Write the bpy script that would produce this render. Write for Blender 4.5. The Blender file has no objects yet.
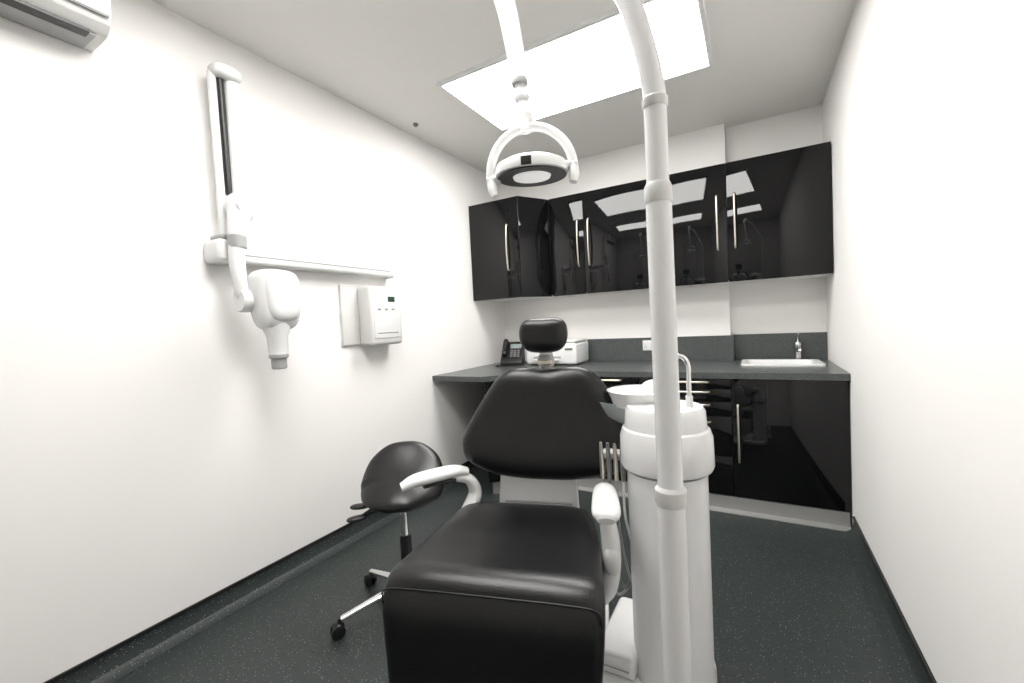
import bpy, bmesh, math, random
from mathutils import Vector, Matrix, Quaternion
random.seed(3)
S=bpy.context.scene
S.view_settings.view_transform='Standard'
rad=math.radians
L=2.226;R=.472;D=3.90;DB=3.80;ZC=2.76;YF=-1.3;XB=-.16

# ---------------- materials ----------------
def mat(name,col,rough=.5,metal=0,spec=.5,coat=0,emis=None,es=0,bump=0,bscale=200,noise=0,trans=0):
    m=bpy.data.materials.new(name);m.use_nodes=True;nt=m.node_tree;b=nt.nodes['Principled BSDF']
    b.inputs['Base Color'].default_value=(*col,1);b.inputs['Roughness'].default_value=rough
    b.inputs['Metallic'].default_value=metal;b.inputs['Specular IOR Level'].default_value=spec
    b.inputs['Coat Weight'].default_value=coat;b.inputs['Coat Roughness'].default_value=.15
    b.inputs['Transmission Weight'].default_value=trans
    if emis: b.inputs['Emission Color'].default_value=(*emis,1);b.inputs['Emission Strength'].default_value=es
    tc=nt.nodes.new('ShaderNodeTexCoord');n=nt.nodes.new('ShaderNodeTexNoise');n.inputs['Scale'].default_value=bscale;n.inputs['Detail'].default_value=3
    nt.links.new(tc.outputs['Object'],n.inputs['Vector'])
    if bump:
        bp=nt.nodes.new('ShaderNodeBump');bp.inputs['Strength'].default_value=bump;bp.inputs['Distance'].default_value=.002
        nt.links.new(n.outputs['Fac'],bp.inputs['Height']);nt.links.new(bp.outputs['Normal'],b.inputs['Normal'])
    if noise:
        mx=nt.nodes.new('ShaderNodeMix');mx.data_type='RGBA'
        mx.inputs[6].default_value=(*[c*(1-noise) for c in col],1);mx.inputs[7].default_value=(*[min(1,c*(1+noise)) for c in col],1)
        nt.links.new(n.outputs['Fac'],mx.inputs[0]);nt.links.new(mx.outputs[2],b.inputs['Base Color'])
    return m
def speckle(name,base,spk,scale,thr,rough,frac=.5,bump=.0):
    m=mat(name,base,rough);nt=m.node_tree;b=nt.nodes['Principled BSDF']
    tc=nt.nodes.new('ShaderNodeTexCoord')
    last=None
    for i,(sc,cc,th) in enumerate([(scale,spk,thr),(scale*1.7,tuple(c*.35 for c in spk),thr),(scale*.8,tuple(c*.25 for c in base),thr*1.3)]):
        v=nt.nodes.new('ShaderNodeTexVoronoi');v.inputs['Scale'].default_value=sc
        nt.links.new(tc.outputs['Object'],v.inputs['Vector'])
        l=nt.nodes.new('ShaderNodeMath');l.operation='LESS_THAN';l.inputs[1].default_value=th
        nt.links.new(v.outputs['Distance'],l.inputs[0])
        sp=nt.nodes.new('ShaderNodeSeparateColor');nt.links.new(v.outputs['Color'],sp.inputs[0])
        g=nt.nodes.new('ShaderNodeMath');g.operation='LESS_THAN';g.inputs[1].default_value=frac;nt.links.new(sp.outputs[0],g.inputs[0])
        mu=nt.nodes.new('ShaderNodeMath');mu.operation='MULTIPLY';nt.links.new(l.outputs[0],mu.inputs[0]);nt.links.new(g.outputs[0],mu.inputs[1])
        mx=nt.nodes.new('ShaderNodeMix');mx.data_type='RGBA';mx.inputs[7].default_value=(*cc,1)
        if last is None: mx.inputs[6].default_value=(*base,1)
        else: nt.links.new(last,mx.inputs[6])
        nt.links.new(mu.outputs[0],mx.inputs[0]);last=mx.outputs[2]
    nt.links.new(last,b.inputs['Base Color'])
    return m
M_wall=mat('wall_paint',(.87,.855,.84),.75,bump=.08,bscale=120)
M_ceil=mat('ceiling_paint',(.82,.81,.78),.85,bump=.05,bscale=90)
M_floor=speckle('floor_vinyl',(.022,.029,.028),(.19,.225,.215),95,.19,.45,.5)
M_top=speckle('worktop_laminate',(.070,.078,.077),(.18,.195,.195),160,.25,.3,.5)
M_gloss=mat('black_gloss',(.003,.003,.0035),.03,spec=.38)
M_carc=mat('black_carcass',(.008,.008,.008),.4)
M_white=mat('white_enamel',(.74,.74,.74),.25,spec=.5,noise=.02,bscale=8)
M_wplast=mat('white_plastic',(.64,.635,.62),.38,noise=.02,bscale=8)
M_grey=mat('grey_plastic',(.16,.16,.165),.4)
M_lgrey=mat('light_grey_plastic',(.33,.33,.33),.4)
M_leather=mat('black_leather',(.0035,.0035,.004),.32,spec=.42,bump=.22,bscale=260)
M_black=mat('black_plastic',(.008,.008,.009),.4,bump=.05)
M_chrome=mat('chrome',(.8,.8,.8),.12,metal=1,noise=.02)
M_steel=mat('brushed_steel',(.62,.58,.5),.3,metal=1,noise=.05,bscale=50)
M_plinth=mat('plinth_grey',(.21,.21,.205),.4,noise=.05,bscale=20)
M_panel=mat('led_panel',(1,1,1),.5,emis=(1,.985,.955),es=17)
M_frame=mat('panel_frame',(.8,.8,.8),.4)
M_glass=mat('bowl_glass',(.8,.86,.86),.05,trans=.6)
M_screen=mat('lcd_screen',(.03,.07,.05),.2)
M_screen2=mat('phone_screen',(.25,.3,.3),.2)
M_led=mat('lamp_lens',(.9,.9,.88),.2,emis=(1,1,1),es=.3)
M_door=mat('door_paint',(.75,.74,.72),.5)

# ---------------- helpers ----------------
def fin(name,me,m,parent,smooth=True,ang=38):
    me.materials.append(m)
    if smooth:
        me.shade_smooth();me.set_sharp_from_angle(angle=rad(ang))
    ob=bpy.data.objects.new(name,me);bpy.context.collection.objects.link(ob)
    if parent: ob.parent=parent
    return ob
def from_py(name,v,f,m,parent=None,smooth=True,ang=38):
    me=bpy.data.meshes.new(name);me.from_pydata([tuple(x) for x in v],[],f);me.validate()
    bm=bmesh.new();bm.from_mesh(me);bmesh.ops.recalc_face_normals(bm,faces=bm.faces);bm.to_mesh(me);bm.free()
    return fin(name,me,m,parent,smooth,ang)
def empty(name,loc=(0,0,0),rz=0):
    e=bpy.data.objects.new(name,None);e.location=loc;e.rotation_euler=(0,0,rz);e.empty_display_size=.1
    bpy.context.collection.objects.link(e);return e
def box(name,a,b,m,parent=None,bev=.0,seg=3,M=None):
    bm=bmesh.new();bmesh.ops.create_cube(bm,size=1)
    c=[(a[i]+b[i])/2 for i in range(3)];s=[abs(b[i]-a[i]) for i in range(3)]
    for v in bm.verts: v.co=Vector((v.co.x*s[0],v.co.y*s[1],v.co.z*s[2]))
    if bev: bmesh.ops.bevel(bm,geom=bm.edges[:],offset=min(bev,min(s)*.49),segments=seg,profile=.5,affect='EDGES')
    for v in bm.verts:
        v.co=v.co+Vector(c)
        if M is not None: v.co=M@v.co
    me=bpy.data.meshes.new(name);bm.to_mesh(me);bm.free()
    return fin(name,me,m,parent,bev>0)
def prism(name,poly,z0,z1,m,parent=None,bev=0,seg=3,M=None):
    bm=bmesh.new();vs=[bm.verts.new((x,y,z0)) for x,y in poly];f=bm.faces.new(vs)
    r=bmesh.ops.extrude_face_region(bm,geom=[f])
    for g in r['geom']:
        if isinstance(g,bmesh.types.BMVert): g.co.z=z1
    bmesh.ops.recalc_face_normals(bm,faces=bm.faces)
    if bev: bmesh.ops.bevel(bm,geom=bm.edges[:],offset=bev,segments=seg,profile=.5,affect='EDGES')
    if M is not None:
        for v in bm.verts: v.co=M@v.co
    me=bpy.data.meshes.new(name);bm.to_mesh(me);bm.free()
    return fin(name,me,m,parent,bev>0)
def catmull(P,n=8,closed=False):
    P=[Vector(p) for p in P];out=[];N=len(P)
    rng=range(N) if closed else range(N-1)
    for i in rng:
        if closed: p0,p1,p2,p3=P[(i-1)%N],P[i],P[(i+1)%N],P[(i+2)%N]
        else: p1,p2=P[i],P[i+1];p0=P[i-1] if i else p1*2-p2;p3=P[i+2] if i+2<N else p2*2-p1
        for k in range(n):
            t=k/n
            out.append(.5*((2*p1)+(p2-p0)*t+(2*p0-5*p1+4*p2-p3)*t*t+(3*p1-p0-3*p2+p3)*t**3))
    if not closed: out.append(P[-1])
    return out
def tube(name,pts,r,m,parent=None,smooth=8,seg=20,flat=1.0,up=None):
    if isinstance(r,(int,float)): r=[r]*len(pts)
    if smooth:
        q=catmull([Vector((*p,)) for p in pts],smooth);rr=[x[0] for x in catmull([Vector((x,0,0)) for x in r],smooth)]
    else: q=[Vector(p) for p in pts];rr=list(r)
    v=[];f=[];n=len(q)
    t0=(q[1]-q[0]).normalized()
    a=Vector(up) if up else (Vector((0,0,1)) if abs(t0.z)<.9 else Vector((1,0,0)))
    nrm=(a-t0*a.dot(t0)).normalized()
    for i in range(n):
        t=(q[min(i+1,n-1)]-q[max(i-1,0)]).normalized()
        nrm=(nrm-t*nrm.dot(t)).normalized();bn=t.cross(nrm)
        for k in range(seg):
            an=2*math.pi*k/seg
            v.append(q[i]+nrm*math.cos(an)*rr[i]*flat+bn*math.sin(an)*rr[i])
    for i in range(n-1):
        for k in range(seg):
            f.append((i*seg+k,i*seg+(k+1)%seg,(i+1)*seg+(k+1)%seg,(i+1)*seg+k))
    f.append(tuple(range(seg-1,-1,-1)));f.append(tuple((n-1)*seg+k for k in range(seg)))
    return from_py(name,v,f,m,parent,True,50)
def lathe(name,prof,m,parent=None,M=None,seg=48,ang=35):
    v=[];f=[];n=len(prof)
    for r,z in prof:
        for k in range(seg):
            an=2*math.pi*k/seg;p=Vector((r*math.cos(an),r*math.sin(an),z));v.append(M@p if M is not None else p)
    for i in range(n-1):
        for k in range(seg): f.append((i*seg+k,i*seg+(k+1)%seg,(i+1)*seg+(k+1)%seg,(i+1)*seg+k))
    f.append(tuple(range(seg-1,-1,-1)));f.append(tuple((n-1)*seg+k for k in range(seg)))
    return from_py(name,v,f,m,parent,True,ang)
def ell(name,c,r,m,parent=None,p=2.0,M=None,nu=40,nv=24):
    v=[];f=[]
    sg=lambda x,e: math.copysign(abs(x)**e,x)
    e=2/p
    for j in range(nv+1):
        ph=-math.pi/2+math.pi*j/nv
        for i in range(nu):
            th=2*math.pi*i/nu
            q=Vector((r[0]*sg(math.cos(ph),e)*sg(math.cos(th),e),r[1]*sg(math.cos(ph),e)*sg(math.sin(th),e),r[2]*sg(math.sin(ph),e)))
            if M is not None: q=M@q
            v.append(q+Vector(c))
    for j in range(nv):
        for i in range(nu): f.append((j*nu+i,j*nu+(i+1)%nu,(j+1)*nu+(i+1)%nu,(j+1)*nu+i))
    me=bpy.data.meshes.new(name);me.from_pydata([tuple(x) for x in v],[],f)
    bm=bmesh.new();bm.from_mesh(me);bmesh.ops.remove_doubles(bm,verts=bm.verts,dist=1e-6);bmesh.ops.recalc_face_normals(bm,faces=bm.faces);bm.to_mesh(me);bm.free()
    return fin(name,me,m,parent,True,60)
def pillow(name,outline,tf,tb,m,parent=None,M=None,p=3.0,nring=14,warp=None,sub=6):
    o=catmull([(x,y,0) for x,y in outline],sub,closed=True);n=len(o)
    c=sum(o,Vector())/n;v=[];f=[];rings=[]
    e=2/p
    seq=[]
    for k in range(1,nring+1):
        a=math.pi/2*k/nring;seq.append((math.sin(a)**e,tf*max(0,math.cos(a))**e))
    for k in range(nring-1,0,-1):
        a=math.pi/2*k/nring;seq.append((math.sin(a)**e,-tb*math.cos(a)**e))
    def put(q):
        if warp: q=warp(q)
        v.append(M@q if M is not None else q)
    put(c+Vector((0,0,tf)))
    for s,z in seq:
        for w in o: put(c+(w-c)*s+Vector((0,0,z)))
    put(c+Vector((0,0,-tb)))
    for k in range(n): f.append((0,1+k,1+(k+1)%n))
    for j in range(len(seq)-1):
        for k in range(n):
            a=1+j*n;b=a+n;f.append((a+k,b+k,b+(k+1)%n,a+(k+1)%n))
    last=len(v)-1;a=1+(len(seq)-1)*n
    for k in range(n): f.append((a+k,last,a+(k+1)%n))
    return from_py(name,v,f,m,parent,True,60)
def T(x,y,z): return Matrix.Translation((x,y,z))
def RX(a): return Matrix.Rotation(rad(a),4,'X')
def RY(a): return Matrix.Rotation(rad(a),4,'Y')
def RZ(a): return Matrix.Rotation(rad(a),4,'Z')

# ---------------- room ----------------
box('floor',(-L-.1,YF-.1,-.05),(R+.1,D+.1,0),M_floor)
box('ceiling',(-L-.1,YF-.1,ZC),(R+.1,D+.1,ZC+.06),M_ceil)
box('wall_left',(-L-.1,YF-.1,0),(-L,D+.1,ZC),M_wall)
box('wall_right',(R,YF-.1,0),(R+.1,D+.1,ZC),M_wall)
box('wall_back',(-L,D,0),(R,D+.1,ZC),M_wall)
box('wall_back_boxing',(-L,DB,0),(XB,D,ZC),M_wall)
box('wall_front',(-L,YF-.1,0),(R,YF,ZC),M_wall)
box('door_1',(-1.3,YF,0),(-.45,YF+.03,2.05),M_door,bev=.004)
def cove(name,wx,sgn,y0,y1):
    prof=[(0,.09),(.006,.09),(.008,.05),(.02,.022),(.04,.008),(.07,.0015),(.07,0),(0,0)]
    v=[];f=[];n=len(prof)
    for y in (y0,y1):
        for a,z in prof: v.append((wx+sgn*a,y,z))
    for i in range(n): f.append((i,(i+1)%n,n+(i+1)%n,n+i))
    f.append(tuple(range(n)));f.append(tuple(range(2*n-1,n-1,-1)))
    return from_py(name,v,f,M_floor,None,True,30)
cove('baseboard_left',-L,1,YF,DB);cove('baseboard_right',R,-1,YF,3.0)
box('trim_1',(-L,YF,.088),(-L+.010,DB,.102),M_black);box('trim_2',(R-.010,YF,.088),(R,3.0,.102),M_black)

# ceiling lights
def panel(y0,y1,x0=-1.60,x1=-.19):
    e=empty('ceiling_light',((x0+x1)/2,(y0+y1)/2,ZC))
    hx=(x1-x0)/2;hy=(y1-y0)/2;w=.022
    box('diffuser',(-hx+w*.5,-hy+w*.5,-.014),(hx-w*.5,hy-w*.5,-.004),M_panel,e)
    for n,a,b in [('frame_1',(-hx-w,-hy-w,-.022),(hx+w,-hy,0)),('frame_2',(-hx-w,hy,-.022),(hx+w,hy+w,0)),('frame_3',(-hx-w,-hy,-.022),(-hx,hy,0)),('frame_4',(hx,-hy,-.022),(hx+w,hy,0))]:
        box(n,a,b,M_frame,e)
    return e
panel(2.125,2.84);panel(.56,1.24)
e=empty('smoke_detector',(-2.08,2.43,ZC));lathe('body',[(.001,-.018),(.012,-.018),(.017,-.008),(.018,0)],M_grey,e,seg=24)

# ---------------- wall cabinets ----------------
wc=empty('wall_cabinet',(0,0,0))
Z0,Z1=1.515,2.372
box('carcass_main',(-1.575,3.542,Z0+.012),(XB-.002,DB-.003,Z1),M_carc,wc)
box('carcass_end',(XB-.002,3.542,Z0+.012),(R-.003,D-.003,Z1),M_carc,wc)
prism('carcass_corner',[(-L+.003,3.27),(-1.725,3.27),(-1.58,3.54),(-1.575,DB-.003),(-L+.003,DB-.003)],Z0+.012,Z1,M_carc,wc)
box('underside_1',(-1.55,3.53,Z0),(XB-.002,DB-.003,Z0+.012),M_wplast,wc);box('underside_2',(XB-.002,3.53,Z0),(R-.003,D-.003,Z0+.012),M_wplast,wc)
prism('underside_3',[(-L+.003,3.26),(-1.73,3.26),(-1.55,3.54),(-1.55,DB-.003),(-L+.003,DB-.003)],Z0,Z0+.012,M_wplast,wc)
xs=[-1.555,-1.24,-.69,-.15,R-.004]
for i in range(4): box(f'door_{i+1}',(xs[i]+.002,3.522,Z0),(xs[i+1]-.002,3.541,Z1),M_gloss,wc,bev=.002,seg=2)
box('door_corner_flat',(-L+.004,3.25,Z0),(-1.722,3.269,Z1),M_gloss,wc,bev=.002,seg=2)
prism('door_corner_angled',[(-1.718,3.25),(-1.560,3.522),(-1.575,3.532),(-1.733,3.262)],Z0,Z1,M_gloss,wc,bev=.0015,seg=2)
def vhandle(par,n,x,y,z0,z1):
    pts=[(x,y+.001,z0),(x,y-.022,z0+.02),(x,y-.034,(z0+z1)/2),(x,y-.022,z1-.02),(x,y+.001,z1)]
    tube(n,pts,.007,M_steel,par,8,10)
def hhandle(par,n,x0,x1,y,z):
    pts=[(x0,y+.001,z),(x0+.02,y-.022,z),((x0+x1)/2,y-.032,z),(x1-.02,y-.022,z),(x1,y+.001,z)]
    tube(n,pts,.007,M_steel,par,8,10)
for i,(x,y) in enumerate([(-1.83,3.25),(-1.29,3.522),(-1.195,3.522),(-.215,3.522),(-.10,3.522)]): vhandle(wc,f'handle_{i+1}',x,y,1.755,2.145)

# ---------------- base cabinets ----------------
bc=empty('base_cabinet')
YB=3.03
box('carcass_drawers',(-1.28,YB+.05,.1),(-.14,DB-.003,.868),M_carc,bc)
box('carcass_sink',(-.138,YB+.05,.1),(R-.003,D-.003,.77),M_carc,bc)
prism('carcass_corner',[(-1.76,2.68),(-1.29,YB+.05),(-1.29,DB-.003),(-1.76,DB-.003)],.1,.868,M_carc,bc)
prism('door_corner',[(-1.765,2.662),(-1.288,YB+.03),(-1.288,YB+.05),(-1.765,2.682)],.1,.866,M_gloss,bc)
def plinth(name,pts):
    prof=[(0.0,0),(-.045,0),(-.045,.004),(-.03,.008),(-.012,.02),(-.003,.045),(0,.095),(.02,.095),(.02,0)]
    v=[];f=[];n=len(prof)
    for x in pts:
        for a,z in prof: v.append((x,YB+.025+a,z))
    for i in range(n): f.append((i,(i+1)%n,n+(i+1)%n,n+i))
    f.append(tuple(range(n)));f.append(tuple(range(2*n-1,n-1,-1)))
    from_py(name,v,f,M_plinth,bc,True,30)
plinth('plinth',(-1.28,R-.012))
prism('plinth_corner',[(-1.76,2.70),(-1.28,YB+.02),(-1.28,YB+.06),(-1.76,2.74)],0,.095,M_plinth,bc)
zs=[.866,.80,.715,.62,.36,.1]
for b,(x0,x1) in enumerate([(-1.285,-.715),(-.712,-.135)]):
    for i in range(5):
        box(f'drawer_{b}_{i}',(x0+.002,YB+.028,zs[i+1]+.002),(x1-.002,YB+.048,zs[i]-.002),M_gloss,bc,bev=.002,seg=2)
        z=zs[i]-.022 if i<3 else zs[i]-.04
        hhandle(bc,f'drawer_handle_{b}_{i}',(x0+x1)/2-.16,(x0+x1)/2+.16,YB+.028,z)
box('sink_door',(-.131,YB+.028,.1),(R-.004,YB+.048,.866),M_gloss,bc,bev=.002,seg=2)
vhandle(bc,'door_handle',-.10,YB+.028,.33,.70)

ct=empty('countertop')
zt0,zt1=.87,.91
prism('desk_top',[(-L+.002,2.62),(-1.77,2.62),(-1.30,3.03),(-1.30,DB-.002),(-L+.002,DB-.002)],zt0,zt1,M_top,ct)
sx0,sx1,sy0,sy1=-.05,.37,3.42,3.72
box('top_main',(-1.30,3.03,zt0),(XB,DB-.002,zt1),M_top,ct)
box('top_left_of_sink',(XB,3.03,zt0),(sx0,DB-.002,zt1),M_top,ct)
box('top_right_of_sink',(sx1,3.03,zt0),(R-.002,DB-.002,zt1),M_top,ct)
box('top_sink_front',(sx0,3.03,zt0),(sx1,sy0,zt1),M_top,ct)
box('top_sink_rear',(sx0,sy1,zt0),(sx1,DB-.002,zt1),M_top,ct)
bs=empty('backsplash')
box('rear_infill',(XB+.002,DB-.002,zt0),(R-.002,D-.002,zt1),M_top,bs)
box('upstand_left',(-1.34,DB-.02,zt1+.001),(XB,DB-.001,1.112),M_top,bs)
box('upstand_return',(XB+.001,DB-.02,zt1+.001),(XB+.02,D-.02,1.112),M_top,bs)
box('upstand_right',(XB+.001,D-.02,zt1+.001),(R-.002,D-.001,1.112),M_top,bs)

# sink
sk=empty('sink',((sx0+sx1)/2,(sy0+sy1)/2,zt1))
hx=(sx1-sx0)/2;hy=(sy1-sy0)/2
v=[];f=[]
def rr(hx,hy,r,z,n=6):
    o=[]
    for cx,cy,a0 in [(hx-r,hy-r,0),(-hx+r,hy-r,90),(-hx+r,-hy+r,180),(hx-r,-hy+r,270)]:
        for k in range(n+1):
            a=rad(a0+90*k/n);o.append((cx+r*math.cos(a),cy+r*math.sin(a),z))
    return o
rings=[rr(hx+.035,hy+.035,.03,.001),rr(hx+.035,hy+.035,.03,.012),rr(hx+.025,hy+.025,.03,.016),rr(hx-.008,hy-.008,.04,.014),rr(hx-.018,hy-.018,.05,-.01),rr(hx-.03,hy-.03,.06,-.11),rr(hx-.07,hy-.07,.05,-.128)]
n=len(rings[0])
for r_ in rings: v+=r_
for j in range(len(rings)-1):
    for k in range(n): f.append((j*n+k,j*n+(k+1)%n,(j+1)*n+(k+1)%n,(j+1)*n+k))
f.append(tuple((len(rings)-1)*n+k for k in range(n)))
from_py('basin',v,f,M_white,sk)
lathe('drain',[(.001,-.124),(.025,-.124),(.028,-.127)],M_chrome,sk,seg=24)
# tap
tp=empty('sink_tap',(.285,3.835,zt1))
lathe('base',[(.028,0),(.028,.008),(.021,.014),(.02,.10),(.022,.105),(.022,.125),(.016,.135),(.001,.137)],M_chrome,tp,seg=28)
tube('spout',[(0,-.01,.07),(0,-.06,.10),(0,-.11,.105),(0,-.14,.085)],[.014,.013,.012,.011],M_chrome,tp)
tube('lever',[(0,0,.13),(.0,.005,.16),(.0,-.015,.19),(0,-.05,.2)],[.008,.007,.006,.005],M_chrome,tp,flat=.6)
# socket
so=empty('wall_socket',(-.79,DB-.02,1.045))
box('plate',(-.05,-.008,-.043),(.05,-.0005,.043),M_white,so,bev=.004)
box('switch_1',(-.032,-.012,.012),(-.02,-.007,.03),M_wplast,so,bev=.002);box('switch_2',(.02,-.012,.012),(.032,-.007,.03),M_wplast,so,bev=.002)
for i,x in enumerate((-.026,.026)):
    for j,(dx,dz) in enumerate([(0,-.004),(-.008,-.02),(.008,-.02)]):
        box(f'slot_{i}_{j}',(x+dx-.002,-.0086,dz-.004),(x+dx+.002,-.0076,dz+.004),M_black,so)
# printer
pr=empty('printer',(-1.55,3.56,zt1))
box('body',(-.24,-.16,.008),(.24,.17,.19),M_white,pr,bev=.02)
box('lid',(-.235,-.15,.192),(.235,.165,.215),M_wplast,pr,bev=.01)
box('paper_slot',(-.16,-.163,.06),(.10,-.155,.08),M_lgrey,pr,bev=.003)
box('tray',(-.15,-.22,.045),(.09,-.15,.055),M_wplast,pr,bev=.004)
box('control_panel',(.14,-.164,.13),(.21,-.158,.15),M_grey,pr,bev=.002)
for i,x in enumerate((-.2,.2)): box(f'foot_{i}',(x-.02,-.1,0),(x+.02,.1,.01),M_black,pr)
# phone
ph=empty('desk_phone',(-1.94,3.42,zt1),rad(20))
prism('base_wedge',[(-.09,0),(.13,0),(.13,.21),(.10,.21),(-.09,.035)],-.10,.10,M_black,ph,bev=.006,
      M=Matrix(((0,0,1,0),(1,0,0,0),(0,1,0,0),(0,0,0,1))))
Mp=T(0,.0,.127)@RX(42.6)
box('display',(-.02,.03,.0),(.085,.085,.006),M_screen2,ph,M=Mp@T(0,0,.004),bev=.002)
for i in range(4):
    for j in range(3):
        box(f'key_{i}_{j}',(-.015+j*.032,-.075+i*.024,.002),(.008+j*.032,-.06+i*.024,.009),M_grey,ph,M=Mp,bev=.001)
tube('handset',[(-.065,-.05,.10),(-.065,-.04,.12),(-.065,.02,.17),(-.065,.07,.215),(-.065,.085,.21)],[.024,.024,.014,.024,.024],M_black,ph)
tube('cord',[(-.06,-.09,.02),(-.10,-.13,.006),(-.14,-.10,.006),(-.13,0,.006)],.005,M_black,ph)

# ---------------- air conditioner ----------------
ac=empty('air_conditioner',(-L,.28,2.43))
prof=[(.002,0),(.10,0),(.15,.005),(.185,.03),(.20,.08),(.20,.21),(.19,.24),(.17,.25),(.002,.25)]
prism('body',prof,-.44,.44,M_wplast,ac,bev=.004,M=Matrix(((1,0,0,0),(0,0,1,0),(0,1,0,0),(0,0,0,1))))
box('underside_grille',(.01,-.41,-.004),(.14,.41,.004),M_lgrey,ac,bev=.002)
box('air_outlet',(.105,-.39,-.006),(.15,.39,.012),M_black,ac,bev=.002)
box('louvre',(.115,-.38,-.014),(.175,.38,-.006),M_lgrey,ac,bev=.003,M=RY(-16))
box('seam',(.198,-.43,.05),(.2025,.43,.058),M_grey,ac)
box('end_cap_line',(.03,.438,.06),(.17,.4425,.066),M_lgrey,ac)

# ---------------- wall x-ray ----------------
OX=(-L,1.1,1.68)
xr=empty('dental_xray_unit',OX)
def W(x,y,z): return (x+L,y-1.1,z-1.68)
def wbox(par,O,name,a,b,m,bev=.006,M=None):
    a=[a[i]-O[i] for i in range(3)];b=[b[i]-O[i] for i in range(3)];return box(name,a,b,m,par,bev,M=M)
wbox(xr,OX,'wall_rail',(-L+.002,1.09,1.650),(-L+.085,2.18,1.728),M_white,.014)
wbox(xr,OX,'rail_groove',(-L+.082,1.12,1.684),(-L+.087,2.15,1.690),M_lgrey,.001)
wbox(xr,OX,'rail_end',(-L+.002,2.175,1.645),(-L+.09,2.195,1.733),M_wplast,.006)
wbox(xr,OX,'rail_socket',(-L+.002,1.05,1.64),(-L+.14,1.17,1.745),M_white,.02)
wbox(xr,OX,'rail_socket_ring',(-L+.02,1.075,1.745),(-L+.12,1.165,1.77),M_lgrey,.01)
tube('spring_arm',[W(-2.12,1.190,1.90),W(-2.12,1.185,2.05),W(-2.12,1.185,2.44),W(-2.12,1.185,2.515)],[.043,.038,.035,.033],M_white,xr,0,28,flat=.8)
tube('spring_arm_slot',[W(-2.125,1.135,1.96),W(-2.125,1.133,2.49)],.015,M_black,xr,0,16)
tube('lower_rod',[W(-2.135,1.105,1.76),W(-2.135,1.103,2.51)],.018,M_white,xr,0,20)
ell('top_joint',W(-2.12,1.155,2.52),(.05,.065,.032),M_white,xr,3)
ell('elbow_joint',W(-2.07,1.15,1.89),(.055,.058,.07),M_white,xr,2.4)
lathe('elbow_cap',[(.001,.008),(.03,.008),(.034,0)],M_wplast,xr,M=T(*W(-2.02,1.14,1.89))@RY(90),seg=28)
tube('joint_neck',[W(-2.06,1.14,1.87),W(-2.05,1.12,1.78),W(-2.05,1.115,1.74)],[.05,.042,.036],M_white,xr)
tube('joint_collar',[W(-2.05,1.115,1.755),W(-2.05,1.115,1.70)],.039,M_lgrey,xr,0,28)
tube('fork_arm',[W(-2.05,1.11,1.71),W(-2.05,1.108,1.65),W(-2.05,1.112,1.56),W(-2.05,1.13,1.48),W(-2.05,1.16,1.455)],[.034,.034,.032,.034,.036],M_white,xr)
lathe('fork_pivot',[(.001,-.03),(.05,-.03),(.055,-.02),(.055,.02),(.05,.03),(.001,.03)],M_white,xr,M=T(*W(-2.05,1.13,1.46))@RX(90),seg=30)
hd=[(-.10,.13),(-.06,.152),(0,.157),(.06,.152),(.095,.13),(.108,.08),(.105,.0),(.095,-.08),(.068,-.125),(0,-.14),(-.068,-.125),(-.095,-.08),(-.105,0),(-.108,.08)]
MH=T(*W(-2.0,1.245,1.45))@Matrix(((0,0,1,0),(1,0,0,0),(0,1,0,0),(0,0,0,1)))
pillow('tube_head',hd,.085,.085,M_white,xr,M=MH,p=3)
pillow('tube_head_cover',[(x*.82,y*.8+.01) for x,y in hd],.096,.02,M_white,xr,M=MH,p=5)
lathe('cone',[(.06,.34),(.058,.30),(.046,.27),(.042,.19),(.040,.17)],M_white,xr,M=T(*W(-1.99,1.235,1.455))@T(0,0,-.44),seg=36)
lathe('cone_ring',[(.043,.20),(.043,.185),(.034,.18),(.034,.135),(.030,.13),(.001,.13)],M_lgrey,xr,M=T(*W(-1.99,1.235,1.455))@T(0,0,-.455),seg=36)
# control box
OC=(-L,1.98,1.39)
cb=empty('xray_control_box',OC)
wbox(cb,OC,'back_plate',(-L+.002,1.79,1.205),(-L+.02,2.15,1.585),M_wplast,.006)
wbox(cb,OC,'box',(-L+.018,1.91,1.195),(-L+.135,2.19,1.575),M_wplast,.022)
wbox(cb,OC,'front_panel',(-L+.133,1.935,1.24),(-L+.139,2.165,1.55),M_white,.006)
wbox(cb,OC,'display',(-L+.138,2.06,1.475),(-L+.142,2.12,1.51),M_screen,.002)
for i in range(3): wbox(cb,OC,f'button_{i}',(-L+.138,1.97+i*.06,1.42),(-L+.143,1.995+i*.06,1.432),M_lgrey,.002)
wbox(cb,OC,'handle_recess',(-L+.138,1.96,1.27),(-L+.141,2.14,1.275),M_grey,.001)

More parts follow.
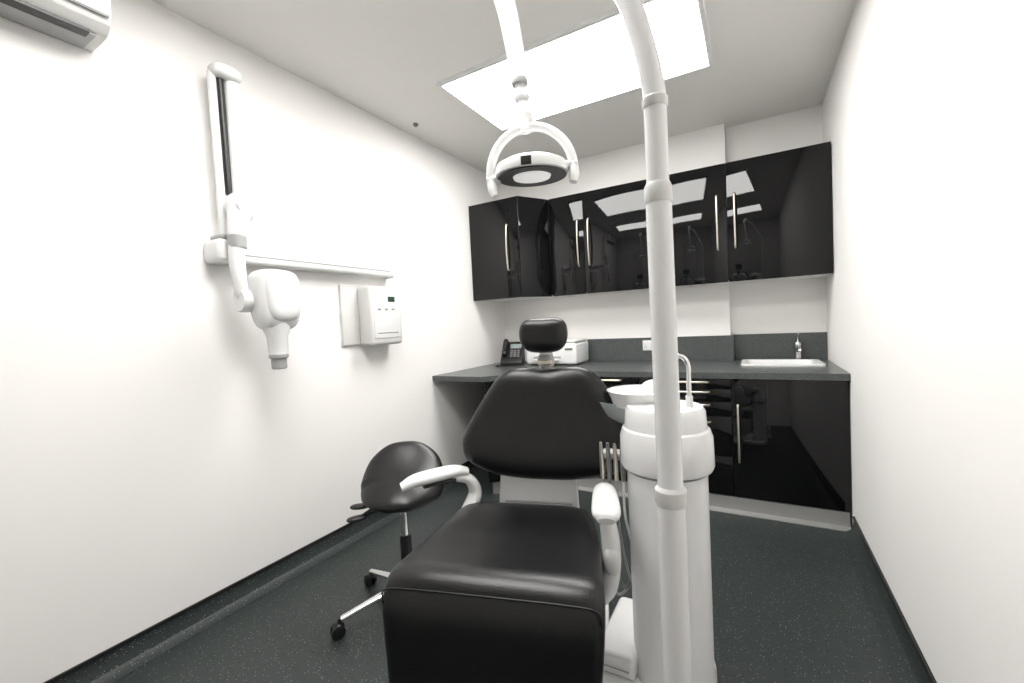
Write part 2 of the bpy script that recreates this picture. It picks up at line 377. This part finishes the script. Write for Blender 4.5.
# ---------------- dental chair ----------------
ch=empty('dental_chair',(-.625,.90,0),rad(16))
path=[(.535,.567,.225),(.48,.566,.246),(.40,.565,.266),(.30,.563,.282),(.19,.565,.292),(.11,.570,.298),(.055,.572,.302),(.028,.560,.303),(.012,.525,.302),(.004,.46,.297),(-.004,.37,.288),(-.012,.27,.279),(-.02,.16,.268)]
P3=catmull([(0,p[0],p[1]) for p in path],5);HW=[q.x for q in catmull([(p[2],0,0) for p in path],5)]
v=[];f=[];th=.05;ns=40
n=len(P3)
for i,q in enumerate(P3):
    t=(P3[min(i+1,n-1)]-P3[max(i-1,0)]).normalized();nr=Vector((1,0,0)).cross(t)
    if nr.z<0 and i<n//2: nr=-nr
    if i>=n//2 and nr.y>0: nr=-nr
    endf=min(1,(min(i,n-1-i)/5));endf=.35+.65*math.sqrt(max(0,1-(1-endf)**2))
    hw=HW[i]*(.92+.08*endf)
    for k in range(ns):
        a=2*math.pi*k/ns;e=2/4.4
        cx=math.copysign(abs(math.cos(a))**e,math.cos(a))*hw;cz=math.copysign(abs(math.sin(a))**e,math.sin(a))*th*endf
        dip=-.014*max(0,1-(cx/hw)**2)*max(0,1-abs((i/n)-.25)/.25) if math.sin(a)>0 else 0
        v.append(q+Vector((cx,0,0))+nr*(cz+dip))
for i in range(n-1):
    for k in range(ns): f.append((i*ns+k,i*ns+(k+1)%ns,(i+1)*ns+(k+1)%ns,(i+1)*ns+k))
f.append(tuple(range(ns)));f.append(tuple((n-1)*ns+k for k in range(ns)))
from_py('seat_upholstery',v,f,M_leather,ch,True,70)
tube('seat_piping',[(-.292,-.008,.50),(-.294,-.016,.555),(-.28,-.022,.586),(-.2,-.0225,.593),(0,-.0225,.594),(.2,-.0225,.593),(.28,-.022,.586),(.294,-.016,.555),(.292,-.008,.50)],.0025,M_leather,ch,8,8)
box('seat_shell',(-.27,.07,.44),(.27,.49,.53),M_black,ch,bev=.03)
box('legrest_frame',(-.24,.02,.18),(.24,.07,.50),M_black,ch,bev=.02)
# backrest
BXC=.085
bo=[(0,.193),(.075,.203),(.145,.198),(.197,.165),(.237,.110),(.278,.042),(.318,-.035),(.334,-.10),(.306,-.165),(.21,-.208),(.10,-.224),(0,-.227)]
bo=bo+[(-x,y) for x,y in bo[-2:0:-1]]
def bw(q):
    x,y,z=q
    z2=z+.28*x*x-(.016*math.exp(-(x/.20)**2-((y+.02)/.15)**2) if z>0 else 0)
    return Vector((x,y,z2))
FL=Matrix(((1,0,0,0),(0,0,-1,0),(0,1,0,0),(0,0,0,1)))
MB=T(BXC,.60,.912)@RX(-14)@FL
pillow('backrest_cushion',bo,.065,.03,M_leather,ch,M=MB,p=2.5,warp=bw)
pillow('backrest_shell',[(x*.93,y*.93) for x,y in bo],.0,.055,M_white,ch,M=MB@T(0,0,-.015),p=3,warp=lambda q:Vector((q.x,q.y,q.z+.28*q.x*q.x)))
prism('backrest_bracket',[(-.16,-.03),(.16,-.03),(.145,.20),(-.145,.20)],0,.035,M_white,ch,bev=.01,M=T(BXC-.045,.585,.56)@RX(-8)@FL)
box('bracket_line',(BXC-.17,.54,.60),(BXC+.09,.5475,.606),M_lgrey,ch)
tube('backrest_spine',[(BXC,.66,.50),(BXC,.67,.65),(BXC,.70,.85),(BXC,.72,.98)],[.05,.05,.045,.03],M_white,ch,flat=.6)
# headrest
ho=[(0,.070),(.055,.069),(.088,.050),(.098,.01),(.090,-.033),(.060,-.062),(0,-.069)]
ho=ho+[(-x,y) for x,y in ho[-2:0:-1]]
HXC=.075
MHd=T(HXC,.67,1.235)@RX(-6)@FL
pillow('headrest_cushion',ho,.05,.03,M_leather,ch,M=MHd,p=2.6,warp=lambda q:Vector((q.x,q.y,q.z+1.2*q.x*q.x)))
box('headrest_bar',(HXC-.028,.70,1.0),(HXC+.028,.715,1.20),M_steel,ch,bev=.005)
ell('headrest_joint',(HXC,.695,1.13),(.035,.03,.035),M_lgrey,ch,2.5)
box('headrest_lever',(HXC-.03,.66,1.115),(HXC+.03,.69,1.135),M_steel,ch,bev=.005)
# armrests
Mi=(Matrix.Translation((-.625,.90,0))@Matrix.Rotation(rad(16),4,'Z')).inverted()
def lc(x,y,z): return tuple(Mi@Vector((x,y,z)))
tube('armrest_left',[lc(-1.155,1.15,.702),lc(-1.12,1.19,.719),lc(-1.06,1.26,.728),lc(-1.02,1.31,.730),lc(-.995,1.345,.72)],[.026,.038,.040,.036,.026],M_white,ch,flat=.6,seg=24)
tube('armrest_left_underside',[lc(-1.10,1.205,.698),lc(-1.06,1.255,.703),lc(-1.02,1.30,.704)],[.026,.032,.028],M_black,ch,flat=.4,seg=24)
tube('armrest_left_bracket',[lc(-1.03,1.29,.71),lc(-.99,1.345,.69),lc(-.975,1.365,.63),lc(-.985,1.32,.56),lc(-.97,1.28,.50),lc(-.93,1.27,.46)],[.022,.03,.036,.040,.036,.03],M_white,ch,flat=.7)
tube('armrest_right',[(.308,.205,.702),(.308,.23,.714),(.304,.31,.720),(.300,.39,.720),(.298,.44,.712)],[.026,.042,.042,.037,.028],M_white,ch,flat=.6,seg=24)
tube('armrest_right_underside',[(.306,.24,.697),(.304,.31,.699),(.30,.37,.701)],[.026,.034,.028],M_lgrey,ch,flat=.4,seg=24)
tube('armrest_right_bracket',[(.304,.28,.70),(.310,.28,.66),(.316,.28,.60),(.315,.27,.53),(.30,.27,.46),(.26,.27,.42)],[.026,.034,.038,.038,.036,.032],M_white,ch,flat=.75)
ell('armrest_right_pivot',(.318,.255,.56),(.026,.03,.042),M_wplast,ch,2.6)
# base
box('under_frame',(-.22,.08,.38),(.22,.60,.45),M_white,ch,bev=.03)
prism('lift_column',[(-.17,.18),(.17,.18),(.18,.60),(-.18,.60)],.08,.40,M_white,ch,bev=.03)
pillow('base_plate',[(-.24,.12),(.24,.12),(.28,.2),(.28,.85),(.22,.98),(-.22,.98),(-.28,.85),(-.28,.2)],.05,.05,M_white,ch,M=T(0,0,.05),p=6)

# ---------------- cuspidor unit ----------------
cu=empty('cuspidor_unit',(-.265,1.47,0))
pillow('unit_base',[(-.22,-.40),(.04,-.40),(.10,-.32),(.13,.0),(.11,.14),(.04,.22),(-.20,.26),(-.25,.20),(-.26,-.34)],.045,.045,M_white,cu,M=T(0,0,.046),p=7)
box('base_cover',(-.235,-.12,.085),(-.10,.20,.17),M_white,cu,bev=.02)
box('base_cover_seam',(-.236,-.122,.118),(-.12,-.119,.122),M_lgrey,cu)
lathe('column',[(.132,.085),(.134,.10),(.127,.115),(.127,.80)],M_white,cu)
box('column_seam',(-.002,-.1285,.12),(.002,-.124,.80),M_wplast,cu)
lathe('collar',[(.128,.788),(.143,.793),(.148,.805),(.146,.895),(.138,.92),(.130,.925),(.126,.98),(.118,.993),(.04,.996),(.001,.996)],M_white,cu)
lathe('collar_shadow_gap',[(.1285,.780),(.1285,.790)],M_grey,cu)
tube('rinse_tap',[(.080,-.01,.99),(.080,-.01,1.08),(.079,-.01,1.13),(.065,-.015,1.155),(.045,-.02,1.157),(.036,-.022,1.135)],.0075,M_chrome,cu)
tube('tap_sleeve',[(.080,-.01,.99),(.080,-.01,1.03)],.011,M_white,cu,0,16)
lathe('bowl_rim',[(.09,.0),(.10,.03),(.112,.055),(.108,.057),(.098,.034),(.07,.004),(.02,-.008),(.001,-.008)],M_white,cu,M=T(-.10,.08,.975))
lathe('spittoon_bowl',[(.02,-.07),(.06,-.055),(.09,-.02),(.105,.03),(.101,.03),(.085,-.015),(.055,-.045),(.001,-.055)],M_glass,cu,M=T(-.16,.12,.955))
tube('bowl_neck',[(-.16,.12,.89),(-.14,.09,.865),(-.08,.04,.86)],.03,M_white,cu)
ell('cup_stand',(-.04,.10,1.02),(.06,.06,.045),M_white,cu,2.4)
# assistant instruments
box('instrument_holder',(-.215,-.04,.80),(-.10,.01,.83),M_wplast,cu,bev=.012)
for i in range(4):
    x=-.205+i*.024;y=-.045
    tube(f'handpiece_{i}',[(x,y-.01,.865),(x,y-.006,.83),(x,y,.78),(x,y,.735)],[.005,.008,.010,.008],[M_steel,M_grey,M_steel,M_grey][i],cu,6,12)
    tube(f'hose_{i}',[(x,y,.738),(x,y,.62),(x-.005+.008*i,y+.01,.42+.03*i),(x+.03,y+.03,.31+.03*i),(-.125,y+.05,.38+.02*i),(-.115,-.01,.50)],.0045,[M_lgrey,M_grey,M_lgrey,M_white][i],cu,8,10)

# ---------------- dental operating lamp ----------------
dl=empty('dental_lamp',(-.15,.85,0))
def q(x,y,z): return (x+.15,y-.85,z)
lathe('pole_foot',[(.075,0),(.075,.015),(.04,.03),(.035,.06)],M_white,dl)
tube('pole_lower',[(0.005,0,.03),(0.003,0,.93)],.0265,M_white,dl,0,32)
lathe('pole_collar',[(.0268,.925),(.029,.93),(.029,.955),(.024,.962)],M_wplast,dl,M=T(.003,0,0))
tube('pole_sleeve',[(.003,0,.95),(0,0,1.53)],.0235,M_white,dl,0,32)
lathe('pole_joint',[(.0236,1.50),(.0252,1.503),(.0252,1.53),(.0215,1.538)],M_wplast,dl)
lathe('pole_joint_upper',[(.0212,1.675),(.0232,1.678),(.0232,1.692),(.021,1.695)],M_wplast,dl)
tube('pole_upper',[(0,0,1.53),(0,0,1.68),(-.004,0,1.73),(-.02,.003,1.81),(-.05,.01,1.91),(-.12,.04,2.04),(-.24,.10,2.2),(-.36,.18,2.32),(-.46,.25,2.38)],.0205,M_white,dl)
ell('arm_knuckle',q(-.628,1.12,2.40),(.05,.05,.05),M_white,dl,2.4)
tube('balance_arm',[q(-.645,1.14,2.40),q(-.652,1.18,2.34),q(-.635,1.20,2.24),q(-.617,1.20,2.12),q(-.606,1.20,2.03)],[.032,.032,.030,.027,.023],M_white,dl)
tube('wrist_link',[q(-.607,1.20,2.04),q(-.600,1.20,1.97),q(-.590,1.20,1.88)],[.018,.017,.016],M_white,dl)
lathe('wrist_collar_1',[(.0245,-.008),(.026,0),(.0245,.008)],M_lgrey,dl,M=T(*q(-.606,1.20,2.025)),seg=28)
ell('wrist_ball',q(-.601,1.2,1.98),(.024,.024,.024),M_white,dl)
lathe('wrist_collar_2',[(.020,-.02),(.022,0),(.020,.02)],M_wplast,dl,M=T(*q(-.591,1.20,1.905)),seg=28)
HC=q(-.580,1.20,1.748);RZY=RZ(20)
arc=[]
for k in range(-10,11):
    a=rad(k*9.6);arc.append(Vector((.128*math.sin(a),0,.138*math.cos(a))))
MY=T(*HC)@RZY@RY(-5)
tube('yoke',[tuple(MY@p) for p in arc],.014,M_white,dl,2,14)
tube('yoke_top_boss',[tuple(MY@Vector((0,0,.125))),tuple(MY@Vector((0,0,.160)))],.020,M_white,dl,0,20)
ML=T(*HC)@RZY@T(0,0,.0)@RX(3)
lathe('head_shell',[(.03,.036),(.085,.032),(.106,.022),(.112,.004),(.110,-.008),(.105,-.011)],M_white,dl,M=ML)
lathe('head_ring',[(.1055,-.006),(.1055,-.015),(.060,-.013),(.058,-.010)],M_black,dl,M=ML)
lathe('lens',[(.059,-.010),(.056,-.017),(.04,-.018),(.001,-.018)],M_led,dl,M=ML)
box('head_sensor',(-.018,-.1135,-.008),(.012,-.106,.016),M_black,dl,bev=.002,M=ML)
for i,s in enumerate((-1,1)):
    tube(f'side_pivot_{i}',[tuple(MY@Vector((s*.100,0,0))),tuple(MY@Vector((s*.138,0,0)))],.015,M_wplast,dl,0,18)
    tube(f'grip_{i}',[tuple(MY@Vector((s*.128,0,.01))),tuple(MY@Vector((s*.126,-.005,-.03))),tuple(MY@Vector((s*.120,-.01,-.055)))],[.013,.015,.012],M_white,dl,5,16)

# ---------------- saddle stool ----------------
st=empty('saddle_stool',(-1.42,1.42,0))
for k in range(5):
    a=rad(-117+72*k);ca,sa=math.cos(a),math.sin(a)
    tube(f'leg_{k}',[(.03*ca,.03*sa,.115),(.12*ca,.12*sa,.105),(.30*ca,.30*sa,.075)],[.026,.022,.015],M_chrome,st,6,14,flat=.7)
    cxx,cyy=.305*ca,.305*sa
    tube(f'caster_stem_{k}',[(cxx,cyy,.08),(cxx,cyy,.045)],.008,M_black,st,0,10)
    for s in (-1,1):
        lathe(f'caster_wheel_{k}_{s}',[(.001,-.009),(.022,-.009),(.0285,-.006),(.0285,.006),(.022,.009),(.001,.009)],M_black,st,M=T(cxx-sa*.014*s+.01*ca,cyy+ca*.014*s+.01*sa,.0285)@RZ(math.degrees(a)+90)@RY(90),seg=24)
    ell(f'caster_hood_{k}',(cxx+.005*ca,cyy+.005*sa,.045),(.024,.024,.018),M_black,st)
lathe('hub',[(.034,.085),(.04,.095),(.038,.135),(.03,.145)],M_chrome,st,seg=28)
lathe('gas_lift_outer',[(.026,.14),(.026,.34),(.02,.345)],M_black,st,seg=24)
lathe('gas_lift_rod',[(.016,.34),(.016,.53)],M_chrome,st,seg=20)
box('mechanism',(-.08,-.07,.495),(.08,.07,.54),M_black,st,bev=.01)
so_=[(0,.20),(.09,.188),(.165,.13),(.19,.03),(.175,-.06),(.125,-.12),(.055,-.165),(0,-.172)]
so_=so_+[(-x,y) for x,y in so_[-2:0:-1]]
def sw(q_):
    x,y,z=q_;return Vector((x,y,z-1.1*x*x*(1 if y<0 else .55)+.9*max(0,y)**2*1.6+.35*max(0,-y)**2))
MS=T(0.0,0,.590)@RZ(35)@RX(27)
pillow('saddle_seat',so_,.045,.035,M_leather,st,M=MS,p=2.6,warp=sw)
pillow('seat_pan',[(x*.6,y*.6) for x,y in so_],.01,.03,M_black,st,M=MS@T(0,0,-.035),p=3)
for i,(ex,ey,ez) in enumerate([(-.17,-.09,.485),(-.12,-.15,.465)]):
    tube(f'lever_{i}',[(0,0,.515),(ex*.6,ey*.6,.50),(ex,ey,ez)],[.008,.008,.008],M_black,st,5,10)
    ell(f'lever_paddle_{i}',(ex*1.05,ey*1.05,ez),(.045,.022,.011),M_black,st,2.4,M=RZ(35+i*20))

# ---------------- world & camera ----------------
w=bpy.data.worlds.new('World');S.world=w;w.use_nodes=True
w.node_tree.nodes['Background'].inputs[0].default_value=(.8,.85,.9,1);w.node_tree.nodes['Background'].inputs[1].default_value=.3
f_,yaw,pit,rol,h=427.8454,29.5149,2.3340,2.9110,1.2882
a=rad(yaw);b=rad(pit);r=rad(rol)
F=Vector((-math.sin(a)*math.cos(b),math.cos(a)*math.cos(b),-math.sin(b)));Rt=Vector((math.cos(a),math.sin(a),0));U=Rt.cross(F)
R2=Rt*math.cos(r)-U*math.sin(r);U2=U*math.cos(r)+Rt*math.sin(r)
cd=bpy.data.cameras.new('camera');cam=bpy.data.objects.new('camera',cd);bpy.context.collection.objects.link(cam)
m=Matrix.Identity(4)
for i in range(3): m[i][0]=R2[i];m[i][1]=U2[i];m[i][2]=-F[i]
m[2][3]=h
cam.matrix_world=m
cd.sensor_width=36;cd.lens=f_/1024*36;cd.clip_start=.02
S.camera=cam
